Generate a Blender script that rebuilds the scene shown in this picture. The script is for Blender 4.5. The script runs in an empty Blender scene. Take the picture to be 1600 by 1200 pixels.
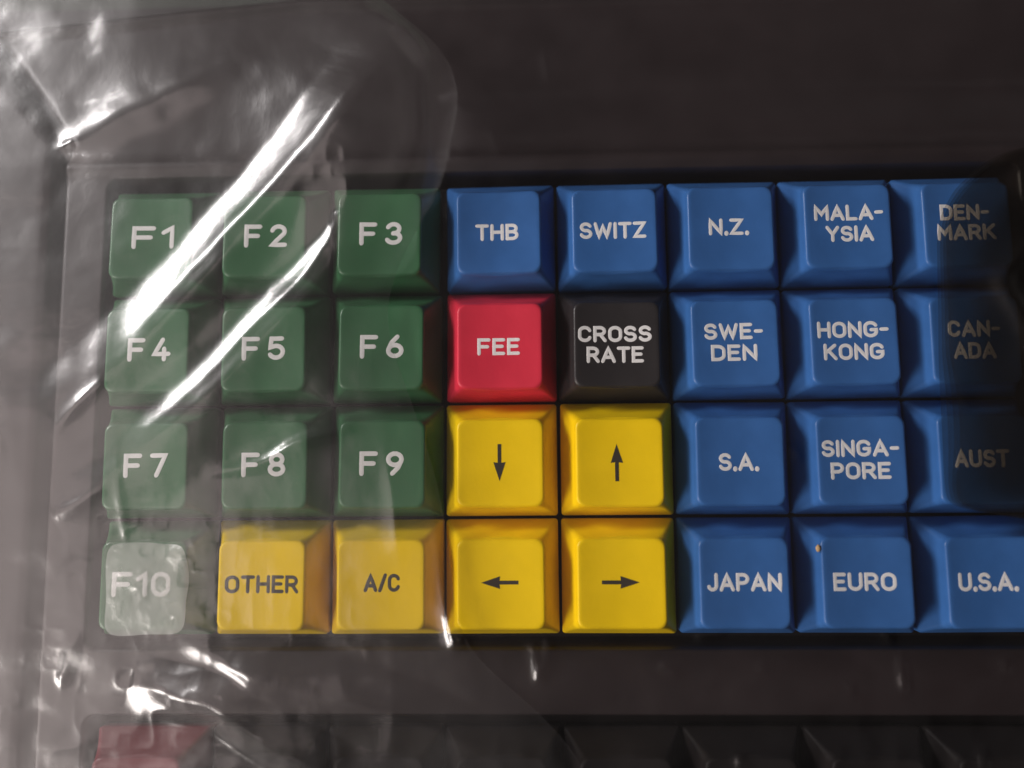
import bpy, bmesh, math
import numpy as np
from mathutils import Vector, Matrix, Euler, noise as mnoise

SC = bpy.context.scene
COL = SC.collection
S = 0.001                       # everything below is written in millimetres
R = math.radians

# ------------------------------------------------------------------ camera
CAM_ROT = Euler((R(6.85), R(1.92), R(-0.43)), 'XYZ')
CAM_LOC = Vector((73.17, -52.32, 145.12))
F_PX = 1350.0                   # focal length in pixels of a 1600 px wide frame
cd = bpy.data.cameras.new('camera')
cam = bpy.data.objects.new('camera', cd)
COL.objects.link(cam)
cam.location = CAM_LOC * S
cam.rotation_euler = CAM_ROT
cd.sensor_width = 36.0
cd.lens = 36.0 * F_PX / 1600.0
cd.clip_start = 0.005
cd.clip_end = 20.0
cd.dof.use_dof = True
cd.dof.focus_distance = 0.1405
cd.dof.aperture_fstop = cd.lens / 4.8      # pupil 4.8 mm across (lens is in mm, scene in metres)
SC.camera = cam

# ------------------------------------------------------------------ light
w = bpy.data.worlds.new('World')
SC.world = w
w.use_nodes = True
bg = w.node_tree.nodes['Background']
bg.inputs[0].default_value = (1.0, 0.93, 0.92, 1)
# a dim, uneven room
wn, wl = w.node_tree.nodes, w.node_tree.links
wt = wn.new('ShaderNodeTexCoord'); wz = wn.new('ShaderNodeTexNoise')
wz.inputs['Scale'].default_value = 2.2; wz.inputs['Detail'].default_value = 2.0
wl.new(wt.outputs['Generated'], wz.inputs['Vector'])
wm = wn.new('ShaderNodeMapRange')
wm.inputs['From Min'].default_value = 0.38; wm.inputs['From Max'].default_value = 0.68
wm.inputs['To Min'].default_value = 0.012; wm.inputs['To Max'].default_value = 0.10
wl.new(wz.outputs['Fac'], wm.inputs['Value']); wl.new(wm.outputs['Result'], bg.inputs[1])

def area(name, loc, target, sx, sy, radiance, col, spread=180):
    d = bpy.data.lights.new(name, 'AREA')
    d.shape = 'RECTANGLE'
    d.size, d.size_y = sx * S, sy * S
    d.energy = radiance * math.pi * sx * sy * S * S
    d.color = col
    d.spread = R(spread)
    o = bpy.data.objects.new(name, d)
    COL.objects.link(o)
    o.location = Vector(loc) * S
    o.rotation_euler = (Vector(target) - Vector(loc)).to_track_quat('-Z', 'Y').to_euler()
    return o

area('ceiling_tube', (-325, 175, 215), (25, -10, 10), 160, 96, 40.0, (1.0, 0.95, 0.94))
area('window_left', (-480, -370, 330), (60, -40, 0), 240, 260, 20.0, (1.0, 0.91, 0.86))
area('ceiling_glow', (-310, -105, 480), (40, -40, 0), 330, 400, 1.05, (1.0, 0.84, 0.81))

SC.view_settings.view_transform = 'Standard'
SC.view_settings.look = 'None'
SC.view_settings.exposure = 0.1
SC.view_settings.gamma = 1.0
SC.view_settings.use_curve_mapping = False
SC.render.engine = 'CYCLES'
SC.cycles.use_denoising = True
SC.cycles.transparent_max_bounces = 32
SC.cycles.max_bounces = 10
SC.cycles.sample_clamp_indirect = 4.0

# ------------------------------------------------------------------ helpers
MROT = CAM_ROT.to_matrix()
def at(px, py, z):
    """point (mm) seen at pixel px,py of the 1600x1200 photograph at height z"""
    d = MROT @ Vector(((px - 800) / F_PX, -(py - 600) / F_PX, -1))
    t = (z - CAM_LOC.z) / d.z
    p = CAM_LOC + d * t
    return p.x, p.y

def link_mesh(name, verts, faces, mat, parent=None, smooth=True):
    me = bpy.data.meshes.new(name)
    me.from_pydata([tuple(c * S for c in v) for v in verts], [], faces)
    me.update()
    if smooth:
        me.polygons.foreach_set('use_smooth', [True] * len(me.polygons))
    me.materials.append(mat)
    o = bpy.data.objects.new(name, me)
    COL.objects.link(o)
    if parent:
        o.parent = parent
    return o

def grid_mesh(name, X, Y, Z, mat, parent=None):
    """smooth sheet from 2-D arrays"""
    ny, nx = X.shape
    co = np.stack([X, Y, Z], -1).reshape(-1, 3) * S
    i = np.arange((ny - 1) * (nx - 1))
    a = (i // (nx - 1)) * nx + i % (nx - 1)
    q = np.stack([a, a + 1, a + nx + 1, a + nx], 1)
    me = bpy.data.meshes.new(name)
    me.vertices.add(len(co)); me.vertices.foreach_set('co', co.ravel())
    me.loops.add(q.size); me.loops.foreach_set('vertex_index', q.ravel().astype(np.int32))
    me.polygons.add(len(q))
    me.polygons.foreach_set('loop_start', (np.arange(len(q)) * 4).astype(np.int32))
    me.polygons.foreach_set('use_smooth', np.ones(len(q), bool))
    me.update(calc_edges=True)
    me.validate()
    me.materials.append(mat)
    o = bpy.data.objects.new(name, me)
    COL.objects.link(o)
    if parent:
        o.parent = parent
    return o

def vnoise(X, Y, scale, seed):
    """smooth value noise in -1..1"""
    rng = np.random.RandomState(seed)
    T = rng.rand(256, 256) * 2 - 1
    x, y = X / scale + 1000, Y / scale + 1000
    xi, yi = np.floor(x).astype(int), np.floor(y).astype(int)
    fx, fy = x - xi, y - yi
    fx = fx ** 3 * (fx * (fx * 6 - 15) + 10); fy = fy ** 3 * (fy * (fy * 6 - 15) + 10)
    g = lambda a, b: T[b % 256, a % 256]
    return (g(xi, yi) * (1 - fx) + g(xi + 1, yi) * fx) * (1 - fy) + (g(xi, yi + 1) * (1 - fx) + g(xi + 1, yi + 1) * fx) * fy

def sstep(a, b, x):
    t = np.clip((x - a) / (b - a), 0, 1)
    return t * t * (3 - 2 * t)

def nodes_of(name):
    m = bpy.data.materials.new(name)
    m.use_nodes = True
    return m, m.node_tree.nodes, m.node_tree.links

def plastic(name, col, rough=0.4, bump=0.25, spec=0.5, grain=1800.0, vary=0.10):
    m, n, l = nodes_of(name)
    b = n['Principled BSDF']
    b.inputs['Roughness'].default_value = rough
    b.inputs['Specular IOR Level'].default_value = spec
    tc = n.new('ShaderNodeTexCoord')
    nz = n.new('ShaderNodeTexNoise'); nz.inputs['Scale'].default_value = grain; nz.inputs['Detail'].default_value = 3
    l.new(tc.outputs['Object'], nz.inputs['Vector'])
    bp = n.new('ShaderNodeBump'); bp.inputs['Strength'].default_value = bump; bp.inputs['Distance'].default_value = 0.00006
    l.new(nz.outputs['Fac'], bp.inputs['Height']); l.new(bp.outputs['Normal'], b.inputs['Normal'])
    n2 = n.new('ShaderNodeTexNoise'); n2.inputs['Scale'].default_value = 120; n2.inputs['Detail'].default_value = 6
    l.new(tc.outputs['Object'], n2.inputs['Vector'])
    mr = n.new('ShaderNodeMapRange')
    mr.inputs['From Min'].default_value = 0.3; mr.inputs['From Max'].default_value = 0.7
    mr.inputs['To Min'].default_value = 1 - vary; mr.inputs['To Max'].default_value = 1 + vary
    l.new(n2.outputs['Fac'], mr.inputs['Value'])
    mx = n.new('ShaderNodeMix'); mx.data_type = 'RGBA'; mx.blend_type = 'MULTIPLY'
    mx.inputs['Factor'].default_value = 1
    mx.inputs['A'].default_value = (*col, 1)
    l.new(mr.outputs['Result'], mx.inputs['B'])
    l.new(mx.outputs['Result'], b.inputs['Base Color'])
    mr2 = n.new('ShaderNodeMapRange')
    mr2.inputs['To Min'].default_value = rough - 0.13; mr2.inputs['To Max'].default_value = rough + 0.13
    l.new(n2.outputs['Fac'], mr2.inputs['Value']); l.new(mr2.outputs['Result'], b.inputs['Roughness'])
    return m

def film(name, clear=(0.97, 0.97, 0.97), refl=0.09, rough=0.14, haze=0.03, bump=0.3, hazecol=(0.85, 0.75, 0.74), soft=0.35):
    m, n, l = nodes_of(name)
    n.remove(n['Principled BSDF'])
    out = n['Material Output']
    tc = n.new('ShaderNodeTexCoord')
    nz = n.new('ShaderNodeTexNoise'); nz.inputs['Scale'].default_value = 260; nz.inputs['Detail'].default_value = 5
    nz.inputs['Roughness'].default_value = 0.6
    l.new(tc.outputs['Object'], nz.inputs['Vector'])
    bp = n.new('ShaderNodeBump'); bp.inputs['Strength'].default_value = bump; bp.inputs['Distance'].default_value = 0.0004
    l.new(nz.outputs['Fac'], bp.inputs['Height'])
    tr = n.new('ShaderNodeBsdfTransparent'); tr.inputs['Color'].default_value = (*clear, 1)
    gl = n.new('ShaderNodeBsdfGlossy'); gl.inputs['Roughness'].default_value = rough
    gl.inputs['Color'].default_value = (1, 1, 1, 1)
    l.new(bp.outputs['Normal'], gl.inputs['Normal'])
    g2 = n.new('ShaderNodeBsdfGlossy'); g2.inputs['Roughness'].default_value = 0.36
    l.new(bp.outputs['Normal'], g2.inputs['Normal'])
    mg = n.new('ShaderNodeMixShader'); mg.inputs[0].default_value = soft
    l.new(gl.outputs[0], mg.inputs[1]); l.new(g2.outputs[0], mg.inputs[2])
    lw = n.new('ShaderNodeLayerWeight'); lw.inputs['Blend'].default_value = 0.5
    pw = n.new('ShaderNodeMath'); pw.operation = 'POWER'; pw.inputs[1].default_value = 3.5
    l.new(lw.outputs['Facing'], pw.inputs[0])
    ma = n.new('ShaderNodeMath'); ma.operation = 'MULTIPLY_ADD'; ma.inputs[1].default_value = 0.8; ma.inputs[2].default_value = refl
    l.new(pw.outputs[0], ma.inputs[0])
    m1 = n.new('ShaderNodeMixShader')
    l.new(ma.outputs[0], m1.inputs[0]); l.new(tr.outputs[0], m1.inputs[1]); l.new(mg.outputs[0], m1.inputs[2])
    df = n.new('ShaderNodeBsdfDiffuse'); df.inputs['Color'].default_value = (*hazecol, 1)
    tl = n.new('ShaderNodeBsdfTranslucent'); tl.inputs['Color'].default_value = (*hazecol, 1)
    m2 = n.new('ShaderNodeMixShader'); m2.inputs[0].default_value = 0.35
    l.new(df.outputs[0], m2.inputs[1]); l.new(tl.outputs[0], m2.inputs[2])
    m3 = n.new('ShaderNodeMixShader')
    n2 = n.new('ShaderNodeTexNoise'); n2.inputs['Scale'].default_value = 70; n2.inputs['Detail'].default_value = 4
    l.new(tc.outputs['Object'], n2.inputs['Vector'])
    mr = n.new('ShaderNodeMapRange'); mr.inputs['From Min'].default_value = 0.3; mr.inputs['From Max'].default_value = 0.7
    mr.inputs['To Min'].default_value = haze * 0.6; mr.inputs['To Max'].default_value = haze * 1.4
    l.new(n2.outputs['Fac'], mr.inputs['Value'])
    l.new(mr.outputs['Result'], m3.inputs[0])
    l.new(m1.outputs[0], m3.inputs[1]); l.new(m2.outputs[0], m3.inputs[2])
    l.new(m3.outputs[0], out.inputs['Surface'])
    return m

def empty(name, loc, label, cat):
    o = bpy.data.objects.new(name, None)
    o.empty_display_size = 0.01
    COL.objects.link(o)
    o.location = Vector(loc) * S
    o['label'] = label; o['category'] = cat
    return o

# ------------------------------------------------------------------ materials
M_BLUE = plastic('blue_plastic', (0.036, 0.132, 0.37), 0.38, spec=0.38, vary=0.15)
M_GREEN = plastic('green_plastic', (0.036, 0.135, 0.056), 0.36, spec=0.5, vary=0.15)
M_YELLOW = plastic('yellow_plastic', (0.88, 0.60, 0.002), 0.42, spec=0.25, vary=0.07)
M_RED = plastic('red_plastic', (0.66, 0.028, 0.060), 0.40, spec=0.35)
M_PINK = plastic('dusky_red_plastic', (0.17, 0.020, 0.030), 0.42)
M_BLACK = plastic('black_plastic', (0.022, 0.019, 0.020), 0.42)
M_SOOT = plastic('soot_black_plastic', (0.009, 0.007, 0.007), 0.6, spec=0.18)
M_CASE = plastic('charcoal_casing', (0.020, 0.0124, 0.0132), 0.44, bump=0.07, grain=1400, spec=0.6)
M_WHITE = plastic('white_print', (0.80, 0.79, 0.78), 0.55, vary=0.06)
M_DARK = plastic('black_print', (0.035, 0.028, 0.02), 0.5)
M_TABLE = plastic('table_top', (0.05, 0.055, 0.045), 0.5, grain=300)
M_SHEET = film('clear_film', refl=0.05, rough=0.16, haze=0.006, bump=0.2)
M_FLAP = film('milky_film', refl=0.085, rough=0.21, haze=0.013, bump=0.14, soft=0.20)
M_GLARE = film('glare_haze_film', refl=0.09, rough=0.32, haze=0.30, bump=1.0, hazecol=(0.80, 0.82, 0.78), soft=0.4)  # strong haze puts the silvery glare into the film colour
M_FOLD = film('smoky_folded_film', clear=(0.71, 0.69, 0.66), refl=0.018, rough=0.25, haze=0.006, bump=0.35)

# ------------------------------------------------------------------ setting
def table():
    v = [(-900, -800, -14), (1000, -800, -14), (1000, 900, -14), (-900, 900, -14)]
    o = link_mesh('table_surface', v, [(0, 1, 2, 3)], M_TABLE, smooth=False)
    o['kind'] = 'structure'
table()

# ------------------------------------------------------------------ keyboard
PITCH = 19.05
kb = empty('keyboard', (0, 0, -14), 'charcoal currency exchange keyboard with blue, green, yellow and red keycaps under clear plastic', 'keyboard')
OFF = Vector((0, 0, 14))        # children are written in world mm; the empty stands 14 mm lower

def rrect_sdf(X, Y, x0, x1, y0, y1, r):
    cx, cy, hx, hy = (x0 + x1) / 2, (y0 + y1) / 2, (x1 - x0) / 2 - r, (y1 - y0) / 2 - r
    qx, qy = np.abs(X - cx) - hx, np.abs(Y - cy) - hy
    return np.hypot(np.maximum(qx, 0), np.maximum(qy, 0)) + np.minimum(np.maximum(qx, qy), 0) - r

WELLS = [(-2.1, 154.6, -77.9, 1.75), (-1.7, 154.6, -111.5, -89.0)]
def case_height(X, Y):
    # deck round the keys, sloping away behind the upper well
    z = np.full(X.shape, 0.9)
    z = z - 0.26 * np.maximum(Y - 4.8, 0) + 0.0045 * np.maximum(Y - 8, 0) ** 2
    z = z + 0.8 * np.exp(-((Y - 4.2) / 1.5) ** 2)
    # side border: a raised strip on the left behind a narrow groove, its upper end cut off slantwise
    d = np.maximum(-(X + 11.2), ((-X - 11.2) * 0.6 + (Y - 9.0) * -0.0))
    edge = -11.2 - np.maximum(Y - 9.0, 0) * 0.78     # boundary x of the strip
    s = X - edge                                      # <0 on the strip
    z = np.where(s < 0, z * 0 + 0.9 - 0.18 * np.maximum(Y - 4.5, 0) * 0.3, z)
    z = z + 0.5 * sstep(0, -3.0, s) - 3.4 * np.exp(-(np.abs(s - 0.2) / (0.8 + .05 * np.clip(Y - 2, 0, 14))) ** 2.4)
    # the wells
    for (x0, x1, y0, y1) in WELLS:
        dd = rrect_sdf(X, Y, x0, x1, y0, y1, 1.6)
        z = z - 6.0 * sstep(0.45, -0.55, dd)
    # back edge and outer sides drop to the table
    back = 35.6 + 0.085 * np.minimum(X, 30) - 0.0006 * np.maximum(30 - X, 0) ** 2 * 0.2
    e = np.maximum(np.maximum(Y - back, -120 - Y), np.maximum(-62 - X, X - 215))
    z = z + 1.1 * np.exp(-((e + 1.6) / 1.0) ** 2) * (Y > 0)
    z = np.where(e > -0.6, z + (-13.8 - z) * sstep(-0.6, 1.4, e), z)
    return z + 0.03 * vnoise(X, Y, 9, 3)

def casing():
    # finer cells where the wells and the rims are
    xs = np.concatenate([np.arange(-66, -14, 0.8), np.arange(-14, 2, 0.25), np.arange(2, 150, 0.9), np.arange(150, 158, 0.3), np.arange(158, 219.5, 1.0)])
    ys = np.concatenate([np.arange(-123, -112.5, 0.6), np.arange(-112.5, -75, 0.25), np.arange(-75, -1, 0.9), np.arange(-1, 6, 0.22), np.arange(6, 30, 0.6), np.arange(30, 43, 0.25)])
    X, Y = np.meshgrid(xs, ys)
    return grid_mesh('casing', X, Y, case_height(X, Y) + OFF.z, M_CASE, kb)
casing()

# --- keycaps
TOP_H, TOP_OFF, TOP_HW, BASE_HW = 6.5, -0.7, 6.85, 9.27
def ring(hx, hy, r, n=5, m=6):
    """rounded rectangle, counter-clockwise, same point count for every radius"""
    pts = []
    for k, (sx, sy) in enumerate(((1, 1), (-1, 1), (-1, -1), (1, -1))):
        cx, cy = sx * (hx - r), sy * (hy - r)
        a0 = k * math.pi / 2
        for i in range(n + 1):
            a = a0 + i / n * math.pi / 2
            pts.append((cx + r * math.cos(a), cy + r * math.sin(a)))
        nx_ = ((-1, 1), (-1, -1), (1, -1), (1, 1))[k]
        nk = (k + 1) * math.pi / 2
        ex, ey = pts[-1]
        fx, fy = nx_[0] * (hx - r) + r * math.cos(nk), nx_[1] * (hy - r) + r * math.sin(nk)
        for i in range(1, m):
            pts.append((ex + (fx - ex) * i / m, ey + (fy - ey) * i / m))
    return pts

def dish(x):
    return TOP_H - 0.42 + 0.42 * min(abs(x) / TOP_HW, 1) ** 2

def keycap_mesh(name, mat):
    rings = []
    def add(h, r, z, offy, dish_it=False):
        rings.append([(x, y + offy, (dish(x) - (TOP_H - z)) if dish_it else z) for x, y in ring(h, h, r)])
    add(BASE_HW - 0.05, 0.45, -2.6, 0)
    add(BASE_HW, 0.5, -0.15, 0)
    add(BASE_HW - 0.12, 0.55, 0.12, 0)
    n = 7
    for i in range(1, n + 1):
        t = i / n
        bow = 0.22 * math.sin(math.pi * t)          # sides a touch hollow
        h = BASE_HW - 0.12 + (TOP_HW + 0.24 - (BASE_HW - 0.12)) * t - bow
        add(h, 0.55 + (1.5 - 0.55) * t * t, 0.12 + (TOP_H - 0.75 - 0.12) * t, TOP_OFF * t)
    # rounded shoulder, then the dished top
    for a in (22, 45, 68, 90):
        c = math.radians(a)
        add(TOP_HW + 0.24 - 0.48 * (1 - math.cos(c)) , 1.5, TOP_H - 0.6 * (1 - math.sin(c)), TOP_OFF, True)
    for f in (0.93, 0.84, 0.7, 0.5, 0.28, 0.1):
        add((TOP_HW - 0.24) * f, 1.3 * f, TOP_H, TOP_OFF, True)
    N = len(rings[0])
    v = [p for r_ in rings for p in r_]
    f = []
    for k in range(len(rings) - 1):
        for i in range(N):
            j = (i + 1) % N
            f.append((k * N + i, k * N + j, (k + 1) * N + j, (k + 1) * N + i))
    v.append((0, TOP_OFF, dish(0)))
    c = len(v) - 1
    b = (len(rings) - 1) * N
    for i in range(N):
        f.append((b + i, b + (i + 1) % N, c))
    me = bpy.data.meshes.new(name)
    me.from_pydata([tuple(q * S for q in p) for p in v], [], f)
    me.update()
    me.polygons.foreach_set('use_smooth', [True] * len(me.polygons))
    me.materials.append(mat)
    return me

# --- lettering: rounded strokes on a unit-high grid (width, strokes)
def arc(cx, cy, rx, ry, a0, a1, n=14):
    return [(cx + rx * math.cos(math.radians(a0 + (a1 - a0) * i / n)), cy + ry * math.sin(math.radians(a0 + (a1 - a0) * i / n))) for i in range(n + 1)]
def rbox(w_, h=1.0, r=0.3, full=True):
    return None
def glyphs():
    G = {}
    W = 0.62
    G['A'] = (0.70, [[(0, 0), (.35, 1), (.70, 0)], [(.12, .30), (.58, .30)]])
    G['B'] = (.58, [[(0, 0), (0, 1), (.30, 1)] + arc(.30, .76, .24, .24, 90, -90) + [(0, .52)], [(.30, .52)] + arc(.31, .26, .27, .26, 90, -90) + [(0, 0)]])
    G['C'] = (.62, [arc(.31, .68, .31, .32, 20, 180) + arc(.31, .32, .31, .32, 180, 340)])
    G['D'] = (.62, [[(0, 0), (0, 1), (.28, 1)] + arc(.28, .66, .34, .34, 90, 0) + arc(.28, .34, .34, .34, 0, -90) + [(0, 0)]])
    G['E'] = (.52, [[(.52, 1), (0, 1), (0, 0), (.52, 0)], [(0, .52), (.44, .52)]])
    G['F'] = (.54, [[(.54, 1), (0, 1), (0, 0)], [(0, .50), (.46, .50)]])
    G['G'] = (.64, [arc(.32, .68, .32, .32, 25, 180) + arc(.32, .32, .32, .32, 180, 360) + [(.64, .46), (.36, .46)]])
    G['H'] = (.62, [[(0, 0), (0, 1)], [(.62, 0), (.62, 1)], [(0, .51), (.62, .51)]])
    G['I'] = (.0, [[(0, 0), (0, 1)]])
    G['J'] = (.46, [[(.46, 1)] + arc(.23, .26, .23, .26, 0, -165)])
    G['K'] = (.62, [[(0, 0), (0, 1)], [(.58, 1), (.02, .42)], [(.20, .60), (.62, 0)]])
    G['L'] = (.50, [[(0, 1), (0, 0), (.50, 0)]])
    G['M'] = (.76, [[(0, 0), (0, 1), (.38, .38), (.76, 1), (.76, 0)]])
    G['N'] = (.62, [[(0, 0), (0, 1), (.62, 0), (.62, 1)]])
    G['O'] = (.64, [arc(.32, .67, .32, .33, 0, 180) + arc(.32, .33, .32, .33, 180, 360) + [(.64, .67)]])
    G['P'] = (.58, [[(0, 0), (0, 1), (.30, 1)] + arc(.30, .72, .28, .28, 90, -90) + [(0, .44)]])
    G['R'] = (.60, [[(0, 0), (0, 1), (.30, 1)] + arc(.30, .73, .27, .27, 90, -90) + [(0, .46)], [(.32, .46), (.60, 0)]])
    G['S'] = (.58, [arc(.29, .75, .27, .25, 25, 180, 10) + arc(.29, .75, .27, .25, 180, 262, 6) + arc(.29, .26, .29, .26, 82, 0, 6) + arc(.29, .26, .29, .26, 0, -160, 10)])
    G['T'] = (.60, [[(0, 1), (.60, 1)], [(.30, 1), (.30, 0)]])
    G['U'] = (.62, [[(0, 1)] + arc(.31, .31, .31, .31, 180, 360) + [(.62, 1)]])
    G['W'] = (.92, [[(0, 1), (.22, 0), (.46, .88), (.70, 0), (.92, 1)]])
    G['Y'] = (.66, [[(0, 1), (.33, .45), (.66, 1)], [(.33, .45), (.33, 0)]])
    G['Z'] = (.58, [[(0, 1), (.58, 1), (0, 0), (.58, 0)]])
    G['.'] = (.0, [[(0, 0), (0.001, 0.02)]])
    G['-'] = (.30, [[(0, .48), (.30, .48)]])
    G['/'] = (.36, [[(0, -.02), (.36, 1.02)]])
    G['0'] = (.54, [arc(.27, .67, .27, .33, 0, 180) + arc(.27, .33, .27, .33, 180, 360) + [(.54, .67)]])
    G['1'] = (.24, [[(0, .76), (.24, 1), (.24, 0)]])
    G['2'] = (.54, [arc(.27, .73, .26, .27, 165, -30) + [(0, 0), (.54, 0)]])
    G['3'] = (.54, [arc(.26, .75, .24, .25, 155, -90), arc(.26, .26, .28, .26, 88, -155)])
    G['4'] = (.60, [[(.34, 1), (0, .26), (.60, .26)], [(.42, .52), (.42, 0)]])
    G['5'] = (.54, [[(.48, 1), (.06, 1), (.02, .54)] + arc(.26, .31, .28, .31, 115, -150)])
    G['6'] = (.54, [arc(.27, .29, .27, .29, 0, 360), [(.02, .38), (.14, .72), (.36, 1)]])
    G['7'] = (.52, [[(0, 1), (.52, 1), (.18, 0)]])
    G['8'] = (.54, [arc(.27, .75, .23, .25, 0, 360), arc(.27, .26, .27, .26, 0, 360)])
    G['9'] = (.54, [arc(.27, .71, .27, .29, 0, 360), [(.52, .62), (.40, .28), (.18, 0)]])
    return G
GL = glyphs()

def stroke(bm, pts, wd, z0, sink):
    """one rounded, slightly domed stroke laid on the dished top"""
    P = [Vector((p[0], p[1])) for p in pts]
    Q = [P[0]]
    for p in P[1:]:
        if (p - Q[-1]).length > 1e-4:
            Q.append(p)
    P = Q
    # finer along straight runs so that the stroke follows the dish
    D = [P[0]]
    for a, b in zip(P, P[1:]):
        k = max(1, int((b - a).length / 0.7))
        D += [a + (b - a) * (i / k) for i in range(1, k + 1)]
    P = D
    h = wd / 2
    prof = [(-1, -.06), (-.86, .016), (-.5, .032), (0, .038), (.5, .032), (.86, .016), (1, -.06)]
    closed = (P[0] - P[-1]).length < 1e-3 and len(P) > 5
    if closed:
        P = P[:-1]
    n = len(P)
    secs = []
    for i in range(n):
        if closed:
            t0, t1 = (P[i] - P[i - 1]).normalized(), (P[(i + 1) % n] - P[i]).normalized()
        else:
            t0 = (P[i] - P[i - 1]).normalized() if i else (P[1] - P[0]).normalized()
            t1 = (P[i + 1] - P[i]).normalized() if i < n - 1 else t0
        t = (t0 + t1)
        t = t.normalized() if t.length > 1e-3 else t0
        nr = Vector((-t.y, t.x))
        k = 1 / max(0.6, t.dot(t0))
        secs.append((P[i], nr, k, t))
    def sec(c, nr, k, sc=1.0):
        out = []
        for u, dz in prof:
            p = c + nr * (u * h * k * sc)
            out.append(bm.verts.new((p.x, p.y, dish(p.x) + z0 + dz * (sc if dz > 0 else 1) - sink)))
        return out
    rows = []
    if not closed:
        for a in (80, 55, 30):
            c0, nr, k, t = secs[0]
            rows.append(sec(c0 - t * h * math.sin(R(a)), nr, 1, math.cos(R(a))))
    for c0, nr, k, t in secs:
        rows.append(sec(c0, nr, k))
    if not closed:
        for a in (30, 55, 80):
            c0, nr, k, t = secs[-1]
            rows.append(sec(c0 + t * h * math.sin(R(a)), nr, 1, math.cos(R(a))))
    L = len(rows)
    for i in range(L if closed else L - 1):
        A, B = rows[i], rows[(i + 1) % L]
        for j in range(len(prof) - 1):
            bm.faces.new((A[j], B[j], B[j + 1], A[j + 1]))
    if not closed:
        bm.faces.new(rows[0]); bm.faces.new(rows[-1][::-1])

def text_width(s, gap):
    return sum(GL[c][0] for c in s) + gap * (len(s) - 1)

def lettering(bm, s, cx, cy, width, height, wd):
    gap = 0.52 if s[0] == 'F' and len(s) == 2 and s != 'F1' else 0.30
    inner_h, inner_w = height - wd, width - wd
    W = text_width(s, gap) if len(s) > 1 else GL[s][0]
    sx = inner_w / W
    x = cx - inner_w / 2
    k = 0
    for ch in s:
        gw, st = GL[ch]
        for pts in st:
            k += 1
            stroke(bm, [(x + px * sx, cy + (py - .5) * inner_h) for px, py in pts], wd * (1.25 if ch == '.' else 1), 0.0, 0.0007 * (k % 7))
        x += (gw + gap) * sx

def arrow(bm, cx, cy, ang):
    ca, sa = math.cos(R(ang)), math.sin(R(ang))
    rot = lambda x, y: (cx + x * ca - y * sa, cy + x * sa + y * ca)
    out = [(-2.95, -.29), (.05, -.29), (-.05, -.98), (2.95, 0), (-.05, .98), (.05, .29), (-2.95, .29)]
    for z, top in ((.03, True),):
        vt = [bm.verts.new((*rot(x, y), dish(rot(x, y)[0]) + z)) for x, y in out]
        vb = [bm.verts.new((v.co.x, v.co.y, v.co.z - .25)) for v in vt]
        bm.faces.new(vt)
        for i in range(len(out)):
            j = (i + 1) % len(out)
            bm.faces.new((vb[i], vb[j], vt[j], vt[i]))

# columns, row: colour, lines [(text, cx, cy, width, cap height)]
H1, H2, HF = 2.88, 2.75, 4.0
KEYS = []
def K(c, r, mat, colour, said, *lines, ink='white', arr=None):
    KEYS.append((c, r, mat, colour, said, lines, ink, arr))
for i in range(9):
    cx = (.2, .1, .2, .2, -.1, .05, -.1, -.3, -.12)[i]
    K(i % 3, i // 3, M_GREEN, 'green', 'F%d' % (i + 1), ('F%d' % (i + 1), cx, -.6, 7.3, HF))
K(0, 3, M_GREEN, 'green', 'F10', ('F10', -.4, -.5, 9.6, HF))
K(3, 0, M_BLUE, 'blue', 'THB', ('THB', -.3, -.7, 7.2, H1))
K(4, 0, M_BLUE, 'blue', 'SWITZ', ('SWITZ', -.3, -.7, 11.0, H1))
K(5, 0, M_BLUE, 'blue', 'N.Z.', ('N.Z.', -.3, -.45, 6.6, H1))
K(6, 0, M_BLUE, 'blue', 'MALAYSIA', ('MALA-', .2, 1.45, 11.2, H2), ('YSIA', .3, -1.85, 7.8, H2))
K(7, 0, M_BLUE, 'blue', 'DENMARK', ('DEN-', -.2, 1.2, 8.0, H2), ('MARK', -.1, -1.9, 9.5, H2))
K(3, 1, M_RED, 'red', 'FEE', ('FEE', -.2, -.8, 7.0, H1))
K(4, 1, M_BLACK, 'black', 'CROSS RATE', ('CROSS', -.3, .85, 12.0, H2), ('RATE', -.3, -2.3, 9.3, H2))
K(5, 1, M_BLUE, 'blue', 'SWEDEN', ('SWE-', -.2, 1.05, 9.5, H2), ('DEN', -.2, -2.2, 7.5, H2))
K(6, 1, M_BLUE, 'blue', 'HONGKONG', ('HONG-', -.15, 1.05, 11.4, H2), ('KONG', -.15, -2.3, 9.7, H2))
K(7, 1, M_BLUE, 'blue', 'CANADA', ('CAN-', -.1, 1.0, 8.3, H2), ('ADA', -.1, -2.3, 6.8, H2))
K(3, 2, M_YELLOW, 'yellow', 'a down arrow', ink='black', arr=(-.15, -.65, -90))
K(4, 2, M_YELLOW, 'yellow', 'an up arrow', ink='black', arr=(-.45, -.75, 90))
K(5, 2, M_BLUE, 'blue', 'S.A.', ('S.A.', -.2, -.85, 6.4, H1))
K(6, 2, M_BLUE, 'blue', 'SINGAPORE', ('SINGA-', -.15, 1.05, 12.2, H2), ('PORE', -.2, -2.25, 9.5, H2))
K(7, 2, M_BLUE, 'blue', 'AUST', ('AUST', -.25, -.6, 8.6, H1))
K(1, 3, M_YELLOW, 'yellow', 'OTHER', ('OTHER', 0, -.55, 11.9, H1), ink='black')
K(2, 3, M_YELLOW, 'yellow', 'A/C', ('A/C', .1, -.4, 5.9, H1), ink='black')
K(3, 3, M_YELLOW, 'yellow', 'a left arrow', ink='black', arr=(-.18, -.5, 180))
K(4, 3, M_YELLOW, 'yellow', 'a right arrow', ink='black', arr=(-.16, -.55, 0))
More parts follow.
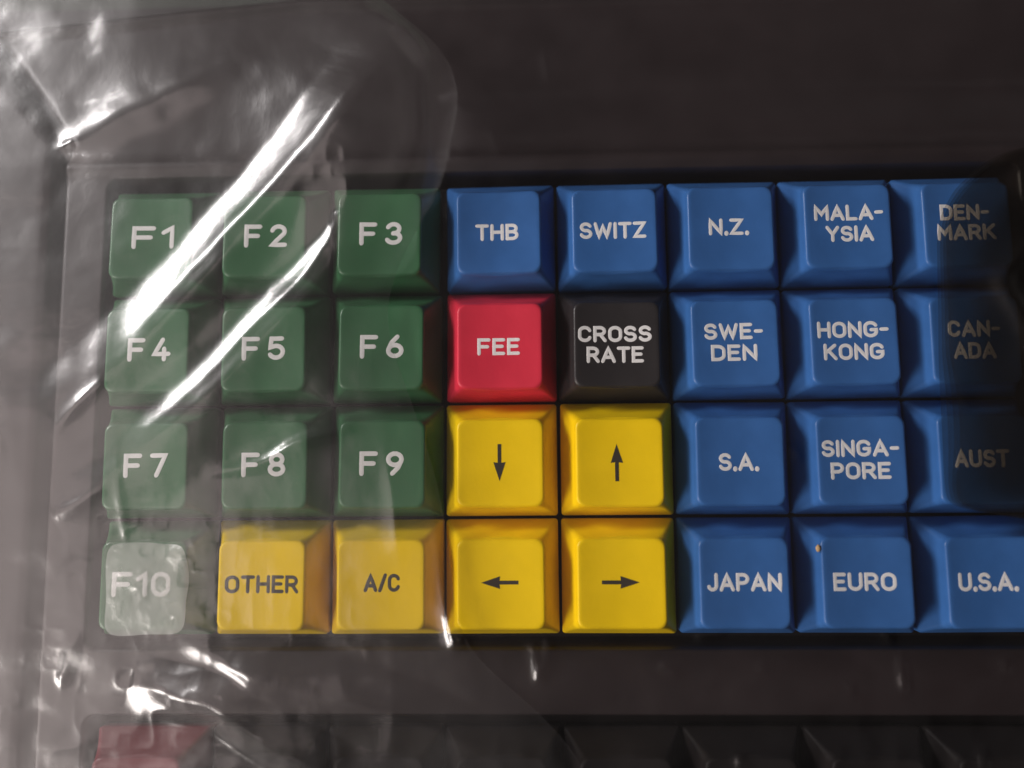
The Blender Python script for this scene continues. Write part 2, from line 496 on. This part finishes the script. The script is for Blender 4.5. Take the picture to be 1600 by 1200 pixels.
K(5, 3, M_BLUE, 'blue', 'JAPAN', ('JAPAN', 0, -.55, 11.7, H1))
K(6, 3, M_BLUE, 'blue', 'EURO', ('EURO', -.4, -.6, 9.8, H1))
K(7, 3, M_BLUE, 'blue', 'U.S.A.', ('U.S.A.', -.7, -.6, 9.2, H1))

CAPS = {}
def keycap(c, r, mat, label, y=None):
    if mat.name not in CAPS:
        CAPS[mat.name] = keycap_mesh('keycap', mat)
    o = bpy.data.objects.new('keycap', CAPS[mat.name])
    COL.objects.link(o)
    o.parent = kb
    x = (c + .5) * PITCH
    yy = -(r + .5) * PITCH if y is None else y
    rng = mnoise.random_unit_vector() if False else None
    h = math.sin(c * 12.9 + r * 78.2) * 43758.5
    j = h - math.floor(h) - .5
    x += {(0, 0): -1.15, (1, 0): -1.1, (2, 0): -.8, (0, 1): -1.0, (1, 1): -.7, (2, 1): -.3, (0, 2): -.5}.get((c, r), 0)   # the green block sits a little to the left
    o.location = Vector((x + .12 * j, yy, OFF.z + .10 * j)) * S
    o.rotation_euler = (R(1.0 * j), R(-.8 * ((j * 7.3) % 1 - .5)), R(.9 * ((j * 3.7) % 1 - .5)))
    o['label'] = label
    return o

for c, r, mat, colour, said, lines, ink, arr in KEYS:
    o = keycap(c, r, mat, '%s keycap marked %s in %s' % (colour, said, ink))
    bm = bmesh.new()
    for (s, cx, cy, wd, hh) in lines:
        cy += 0 if len(lines) == 1 else .13 if cy > 0 else -.12
        bold = .84 if said[0] == 'F' and said != 'FEE' else .64
        lettering(bm, s, cx, cy, wd, hh, bold)
    if arr:
        arrow(bm, *arr)
    bmesh.ops.recalc_face_normals(bm, faces=bm.faces)
    me = bpy.data.meshes.new('legend')
    bm.to_mesh(me); bm.free()
    me.transform(Matrix.Scale(S, 4))
    me.materials.append(M_WHITE if ink == 'white' else M_DARK)
    lg = bpy.data.objects.new('legend', me)
    COL.objects.link(lg)
    lg.parent = o

keycap(0, 5, M_PINK, 'dusky red keycap at the corner of the lower well', -99.9)
for c in range(1, 8):
    keycap(c, 5, M_SOOT, 'plain black keycap in the lower well', -99.9)

# ------------------------------------------------------------------ plastic bag
bag = empty('plastic_bag', (60, -40, -14), 'crumpled clear plastic bag drawn over the keyboard, with shiny folds at left', 'plastic bag')
BO = np.array([60, -40, -14])

def ridge(X, Y, pts, width, z_at, tent=False):
    """crest along a polyline of photograph points (px, py, height mm)"""
    P = [(*at(px, py, z_at), h) for px, py, h in pts]
    # resample smoothly (Catmull-Rom)
    Q = []
    for i in range(len(P) - 1):
        p0, p1, p2, p3 = P[max(i - 1, 0)], P[i], P[i + 1], P[min(i + 2, len(P) - 1)]
        for k in range(6):
            t = k / 6
            Q.append(tuple(.5 * (2 * b + (c_ - a) * t + (2 * a - 5 * b + 4 * c_ - d) * t * t + (3 * b - a - 3 * c_ + d) * t ** 3) for a, b, c_, d in zip(p0, p1, p2, p3)))
    Q.append(P[-1])
    best = np.full(X.shape, 1e9); hh = np.zeros(X.shape)
    for (x0, y0, h0), (x1, y1, h1) in zip(Q, Q[1:]):
        dx, dy = x1 - x0, y1 - y0
        L2 = dx * dx + dy * dy + 1e-9
        t = np.clip(((X - x0) * dx + (Y - y0) * dy) / L2, 0, 1)
        d = np.hypot(X - x0 - t * dx, Y - y0 - t * dy)
        m = d < best
        best = np.where(m, d, best); hh = np.where(m, h0 + (h1 - h0) * t, hh)
    if tent:                                        # straight flanks, rounded crest and foot
        t = np.sqrt((best / width) ** 2 + .015) - .12
        return hh * .5 * (np.sqrt((1 - t) ** 2 + .02) + 1 - t) * np.exp(-(best / (1.7 * width)) ** 6)
    return hh / (1 + (best / width) ** 2) * np.exp(-(best / (4.5 * width)) ** 2)

def ridged(X, Y, sc, seed):
    return 1 - 2 * np.abs(vnoise(X, Y, sc, seed))

def drop(X, Y):
    """0 over the keyboard, 1 beyond its edges"""
    e = np.maximum(np.maximum(Y - 39, -122 - Y), np.maximum(-64 - X, X - 217))
    return sstep(0, 14, e)

SMALL = [  # little creases that catch the light on the right and below
    ([(768, 208, .5), (782, 238, .2)], .5), ([(852, 70, .5), (858, 98, .3)], .6), ([(1095, 995, .4), (1128, 985, .3)], .6),
    ([(1408, 1030, .6), (1413, 1075, 1.0)], .5), ([(1572, 1040, .7), (1576, 1048, .5)], .5), ([(1385, 990, .6), (1392, 1002, .4)], .5),
    ([(835, 1015, .4), (843, 1060, .9)], .7), ([(858, 1005, .4), (852, 1045, .5)], .6), ([(1040, 1042, .5), (1052, 1046, .4)], .6),
    ([(1240, 700, .4), (1250, 716, .4)], .4), ([(1330, 1075, .5), (1335, 1085, .3)], .6), ([(700, 960, .8), (712, 1005, 1.2)], .8),
    ([(1156, 1186, .7), (1158, 1200, .7)], .5), ([(1536, 1180, .7), (1538, 1200, .7)], .5), ([(1190, 1040, .4), (1195, 1048, .3)], .5),
    ([(470, 690, .5), (600, 672, .3)], 1.2),
]
def sheet_z(X, Y):
    Z = 7.9 + 0.25 * vnoise(X, Y, 30, 11) + 0.10 * vnoise(X, Y, 8, 12) + .03 * vnoise(X, Y, 3, 13)
    Z -= 3.6 * sstep(3, 16, Y) + .6 * sstep(-76, -82, Y) * sstep(-92, -86, Y)
    Z += sstep(0, 30, Y) * (0.8 * vnoise(X, Y, 26, 15) + .2 * vnoise(X, Y, 9, 16))
    for pts, wd in SMALL:
        Z += ridge(X, Y, pts, wd, 8)
    low = sstep(-74, -84, Y)
    Z += low * (.14 * ridged(X, Y, 9, 17) + .06 * ridged(X, Y, 4, 18))
    left = sstep(4, -10, X)
    Z += left * (.06 * vnoise(X, Y, 7, 19) - 1.0)
    D = drop(X, Y)
    return Z * (1 - D) - 13.7 * D

def sheet():
    xs = np.arange(-84, 238, 0.6); ys = np.arange(-142, 60, 0.6)
    X, Y = np.meshgrid(xs, ys)
    grid_mesh('film_sheet', X - BO[0], Y - BO[1], sheet_z(X, Y) - BO[2], M_SHEET, bag)
sheet()

# upper layer of the bag at the left: swollen, milky, with two long bright folds
EDGE = [(-90, 520), (-30, 590), (10, 640), (45, 682), (85, 704), (130, 711), (200, 704), (270, 692), (340, 655), (420, 610), (500, 596), (580, 622), (660, 652),
        (740, 676), (820, 694), (900, 702), (980, 712), (1040, 745), (1110, 830), (1180, 900), (1300, 960)]
def flap():
    ez = 11
    e = np.array([at(px, py, ez) for py, px in EDGE])
    # smooth the free edge, then close the outline round the left
    t = np.arange(len(e)); tt = np.linspace(0, len(e) - 1, 20 * len(e))
    e = np.stack([np.interp(tt, t, e[:, k]) for k in (0, 1)], 1)
    ker = np.hanning(45); ker /= ker.sum()
    e = np.stack([np.convolve(np.pad(e[:, k], 22, mode='edge'), ker, mode='valid') for k in (0, 1)], 1)
    poly = np.vstack([e, [[e[-1, 0], -118], [-58, -118], [-58, 42], [e[0, 0], 42]]])
    c0 = np.array(at(100, 850, ez))
    A, B = poly, np.roll(poly, -1, axis=0)
    th = np.linspace(math.pi, 3 * math.pi, 1201)
    rad = np.full(th.shape, np.inf)
    for (ax, ay), (bx, by) in zip(A - c0, B - c0):
        dx, dy = np.cos(th), np.sin(th)
        den = dx * (by - ay) - dy * (bx - ax)
        den = np.where(np.abs(den) < 1e-12, 1e-12, den)
        q = (ax * (by - ay) - ay * (bx - ax)) / den
        k = (ax * dy - ay * dx) / den
        ok = (q > 0) & (k >= -1e-6) & (k <= 1 + 1e-6)
        rad = np.where(ok & (q < rad), q, rad)
    u = np.linspace(0, 1, 300) ** .8
    X = c0[0] + rad[None, :] * np.cos(th)[None, :] * u[:, None]
    Y = c0[1] + rad[None, :] * np.sin(th)[None, :] * u[:, None]
    inner = np.full(X.shape, 1e9)
    es = e[::4]
    for (x0, y0), (x1, y1) in zip(es, es[1:]):
        dx, dy = x1 - x0, y1 - y0
        q = np.clip(((X - x0) * dx + (Y - y0) * dy) / (dx * dx + dy * dy + 1e-9), 0, 1)
        inner = np.minimum(inner, np.hypot(X - x0 - q * dx, Y - y0 - q * dy))
    Z = 9.6 + .5 * vnoise(X, Y, 24, 21) + .18 * vnoise(X, Y, 8, 22) + .05 * vnoise(X, Y, 3.2, 23)
    # swelling towards the rounded upper corner
    lx, ly = at(600, 110, 20)
    r2 = ((X - lx) / 24) ** 2 + ((Y - ly) / 17) ** 2
    Z += 6.0 * np.exp(-r2 / 1.3)
    # the two long folds
    Z += ridge(X, Y, [(560, 12, .6), (640, 42, 1.8), (681, 80, 2.4), (697, 125, 2.4), (692, 195, 2.2), (676, 270, 1.5), (640, 345, .6), (600, 420, .1)], 8.0, 15, True)
    Z += ridge(X, Y, [(610, 50, .3), (576, 134, 1.9), (521, 206, 2.6), (431, 301, 2.7), (351, 376, 2.7), (286, 441, 2.4), (211, 521, 2.0), (134, 590, 1.5), (60, 655, .9)], 7.6, 16, True)
    Z += ridge(X, Y, [(560, 130, .3), (500, 200, .4), (410, 285, .45), (330, 360, .4), (265, 425, .3), (200, 500, .1)], 1.5, 16)
    Z += ridge(X, Y, [(556, 190, .4), (558, 290, 1.8), (540, 362, 2.5), (490, 440, 2.9), (405, 529, 2.8), (320, 613, 2.5), (236, 686, 2.1), (152, 752, 1.6), (60, 814, .9)], 8.0, 14, True)
    Z += ridge(X, Y, [(545, 290, .3), (520, 355, .4), (465, 430, .35), (380, 512, .3), (300, 595, .2), (220, 665, .1)], 1.3, 14)
    Z += np.exp(-((X - at(540, 310, 14)[0]) / 5) ** 2 - ((Y - at(540, 310, 14)[1]) / 9) ** 2) * .14 * ridged(X, Y, 2.6, 40)
    Z += ridge(X, Y, [(360, 80, .5), (270, 130, 1.1), (190, 165, 1.3), (115, 205, 1.0), (80, 222, .3)], 3.6, 13)
    Z += ridge(X, Y, [(84, 221, .2), (100, 217, .4), (112, 214, .2)], .7, 12)
    Z += ridge(X, Y, [(150, 600, .3), (110, 635, .45), (75, 675, .2)], 1.0, 12)
    Z += ridge(X, Y, [(150, 765, .2), (110, 790, .4), (82, 803, .2)], .9, 12)
    Z += ridge(X, Y, [(330, 740, .2), (410, 722, .7), (470, 690, 1.0), (540, 672, .4)], 1.1, 11)
    Z += ridge(X, Y, [(600, 700, .1), (612, 770, .35), (616, 820, .55), (622, 880, .1)], 1.2, 11)
    Z += ridge(X, Y, [(672, 700, .4), (685, 850, .9), (698, 950, 1.3), (708, 1000, 1.2)], .9, 10)
    Z += ridge(X, Y, [(175, 660, .1), (185, 780, .22), (190, 850, .1)], .9, 11)
    # crumpled lower left corner
    Z += ridge(X, Y, [(255, 985, .2), (300, 1008, .8), (350, 1033, 1.9), (400, 1056, 3.2), (470, 1078, 2.7), (620, 1120, 1.9), (780, 1190, 1.1)], 5.0, 11, True)
    Z += ridge(X, Y, [(196, 1068, .2), (232, 1076, 1.3), (285, 1088, 2.7), (340, 1100, 3.9), (400, 1140, 3.8), (500, 1200, 3.0)], 4.2, 11, True)
    Z += ridge(X, Y, [(105, 1010, .2), (100, 1035, .7), (92, 1058, .6)], 1.1, 11)
    Z += ridge(X, Y, [(4, 620, .2), (8, 690, .45), (20, 760, .2)], 2.0, 11)
    cx_, cy_ = at(240, 1060, 11)
    lower = np.exp(-(((X - cx_) / 30) ** 2 + ((Y - cy_) / 13) ** 2))
    Z += lower * (.16 * vnoise(X, Y, 5, 31) + .12 * ridged(X, Y, 3.0, 32))
    kx, ky = at(250, 900, 11)
    Z += np.exp(-(((X - kx) / 12) ** 2 + ((Y - ky) / 9) ** 2)) * (.16 * vnoise(X, Y, 4, 33) + .10 * ridged(X, Y, 2.2, 34))
    left = sstep(6, -14, X)
    left = left * (.25 + .75 * sstep(12, -12, Y))
    Z += left * (.08 * vnoise(X, Y * .5, 8, 35) + .02 * ridged(X, Y, 5, 36))
    top = sstep(2, 14, Y)
    top = top * sstep(4, 22, X)
    Z += top * (.10 * vnoise(X, Y, 15, 37) + .03 * vnoise(X, Y, 6, 38))
    # the free edge rolls down on to the layer below
    floor_ = sheet_z(X, Y) + .45
    Z = floor_ + np.maximum(Z - floor_, .02) * (1 - np.exp(-(inner / 2.4) ** 1.4))
    grid_mesh('film_flap', X - BO[0], Y - BO[1], Z - BO[2], M_FLAP, bag)
flap()

# folded-over part at the right, several layers thick and so darker to look through
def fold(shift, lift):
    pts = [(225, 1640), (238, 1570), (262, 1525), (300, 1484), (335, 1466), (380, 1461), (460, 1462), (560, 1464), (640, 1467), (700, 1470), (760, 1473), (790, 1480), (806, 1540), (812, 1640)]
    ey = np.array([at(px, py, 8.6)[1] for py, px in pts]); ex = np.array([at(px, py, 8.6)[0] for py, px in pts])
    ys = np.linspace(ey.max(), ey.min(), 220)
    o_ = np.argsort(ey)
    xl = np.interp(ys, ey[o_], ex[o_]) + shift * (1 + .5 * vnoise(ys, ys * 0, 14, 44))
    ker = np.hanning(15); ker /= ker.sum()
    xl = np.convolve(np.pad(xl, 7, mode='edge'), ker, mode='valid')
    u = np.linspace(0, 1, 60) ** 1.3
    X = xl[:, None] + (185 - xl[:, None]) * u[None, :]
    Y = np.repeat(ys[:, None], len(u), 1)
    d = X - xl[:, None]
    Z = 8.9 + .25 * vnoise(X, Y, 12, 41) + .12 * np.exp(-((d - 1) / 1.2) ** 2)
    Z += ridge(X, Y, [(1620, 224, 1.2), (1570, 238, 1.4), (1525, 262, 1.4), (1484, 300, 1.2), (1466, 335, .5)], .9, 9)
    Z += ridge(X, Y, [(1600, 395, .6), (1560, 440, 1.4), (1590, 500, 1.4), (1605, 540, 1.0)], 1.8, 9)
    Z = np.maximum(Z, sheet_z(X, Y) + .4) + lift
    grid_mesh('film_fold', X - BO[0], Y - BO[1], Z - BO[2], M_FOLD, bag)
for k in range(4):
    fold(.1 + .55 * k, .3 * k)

# crumpled film added over the F10 key, its milky colour standing in for glare
def glare_patch():
    th = np.linspace(0, 2 * math.pi, 97); rr = np.linspace(0, 1, 40)
    T, Rr = np.meshgrid(th, rr)
    cx, cy = at(226, 920, 8.7)
    k = 1 + .02 * np.sin(3 * T + 1) + .015 * np.sin(5 * T)
    sq = (np.abs(np.cos(T)) ** 7 + np.abs(np.sin(T)) ** 7) ** (-1 / 7)
    X = cx + 6.5 * Rr * k * sq * np.cos(T); Y = cy + 7.1 * Rr * k * sq * np.sin(T)
    Z = sheet_z(X, Y) + .55 + .10 * vnoise(X, Y, 3.2, 51) + .05 * vnoise(X, Y, 1.3, 52) - .2 * Rr ** 4
    gx, gy = at(262, 862, 10.8)
    Z += .9 * np.exp(-((X - gx - 2.0) / 2.4) ** 2 - ((Y - gy + .4) / 2.2) ** 2)
    return grid_mesh('film_glare_patch', X - BO[0], Y - BO[1], Z - BO[2], M_GLARE, bag)
glare_patch()

# a crumb lying on the EURO key
def crumb():
    bm = bmesh.new()
    bmesh.ops.create_icosphere(bm, subdivisions=3, radius=.5)
    for v in bm.verts:
        v.co = v.co * (1 + .25 * mnoise.noise(v.co * 3.1)); v.co.x *= .75; v.co.y *= 1.1; v.co.z *= .6
    me = bpy.data.meshes.new('crumb'); bm.to_mesh(me); bm.free()
    me.transform(Matrix.Scale(S, 4))
    me.polygons.foreach_set('use_smooth', [True] * len(me.polygons))
    me.materials.append(plastic('tan_crumb', (.55, .36, .17), .7, bump=.6))
    o = bpy.data.objects.new('crumb', me); COL.objects.link(o)
    x, y = at(1279, 857, 6.4)
    o.location = Vector((x, y, 6.25)) * S
    o['label'] = 'tiny tan crumb on the upper left rim of the blue EURO keycap'
    o['category'] = 'crumb'
crumb()
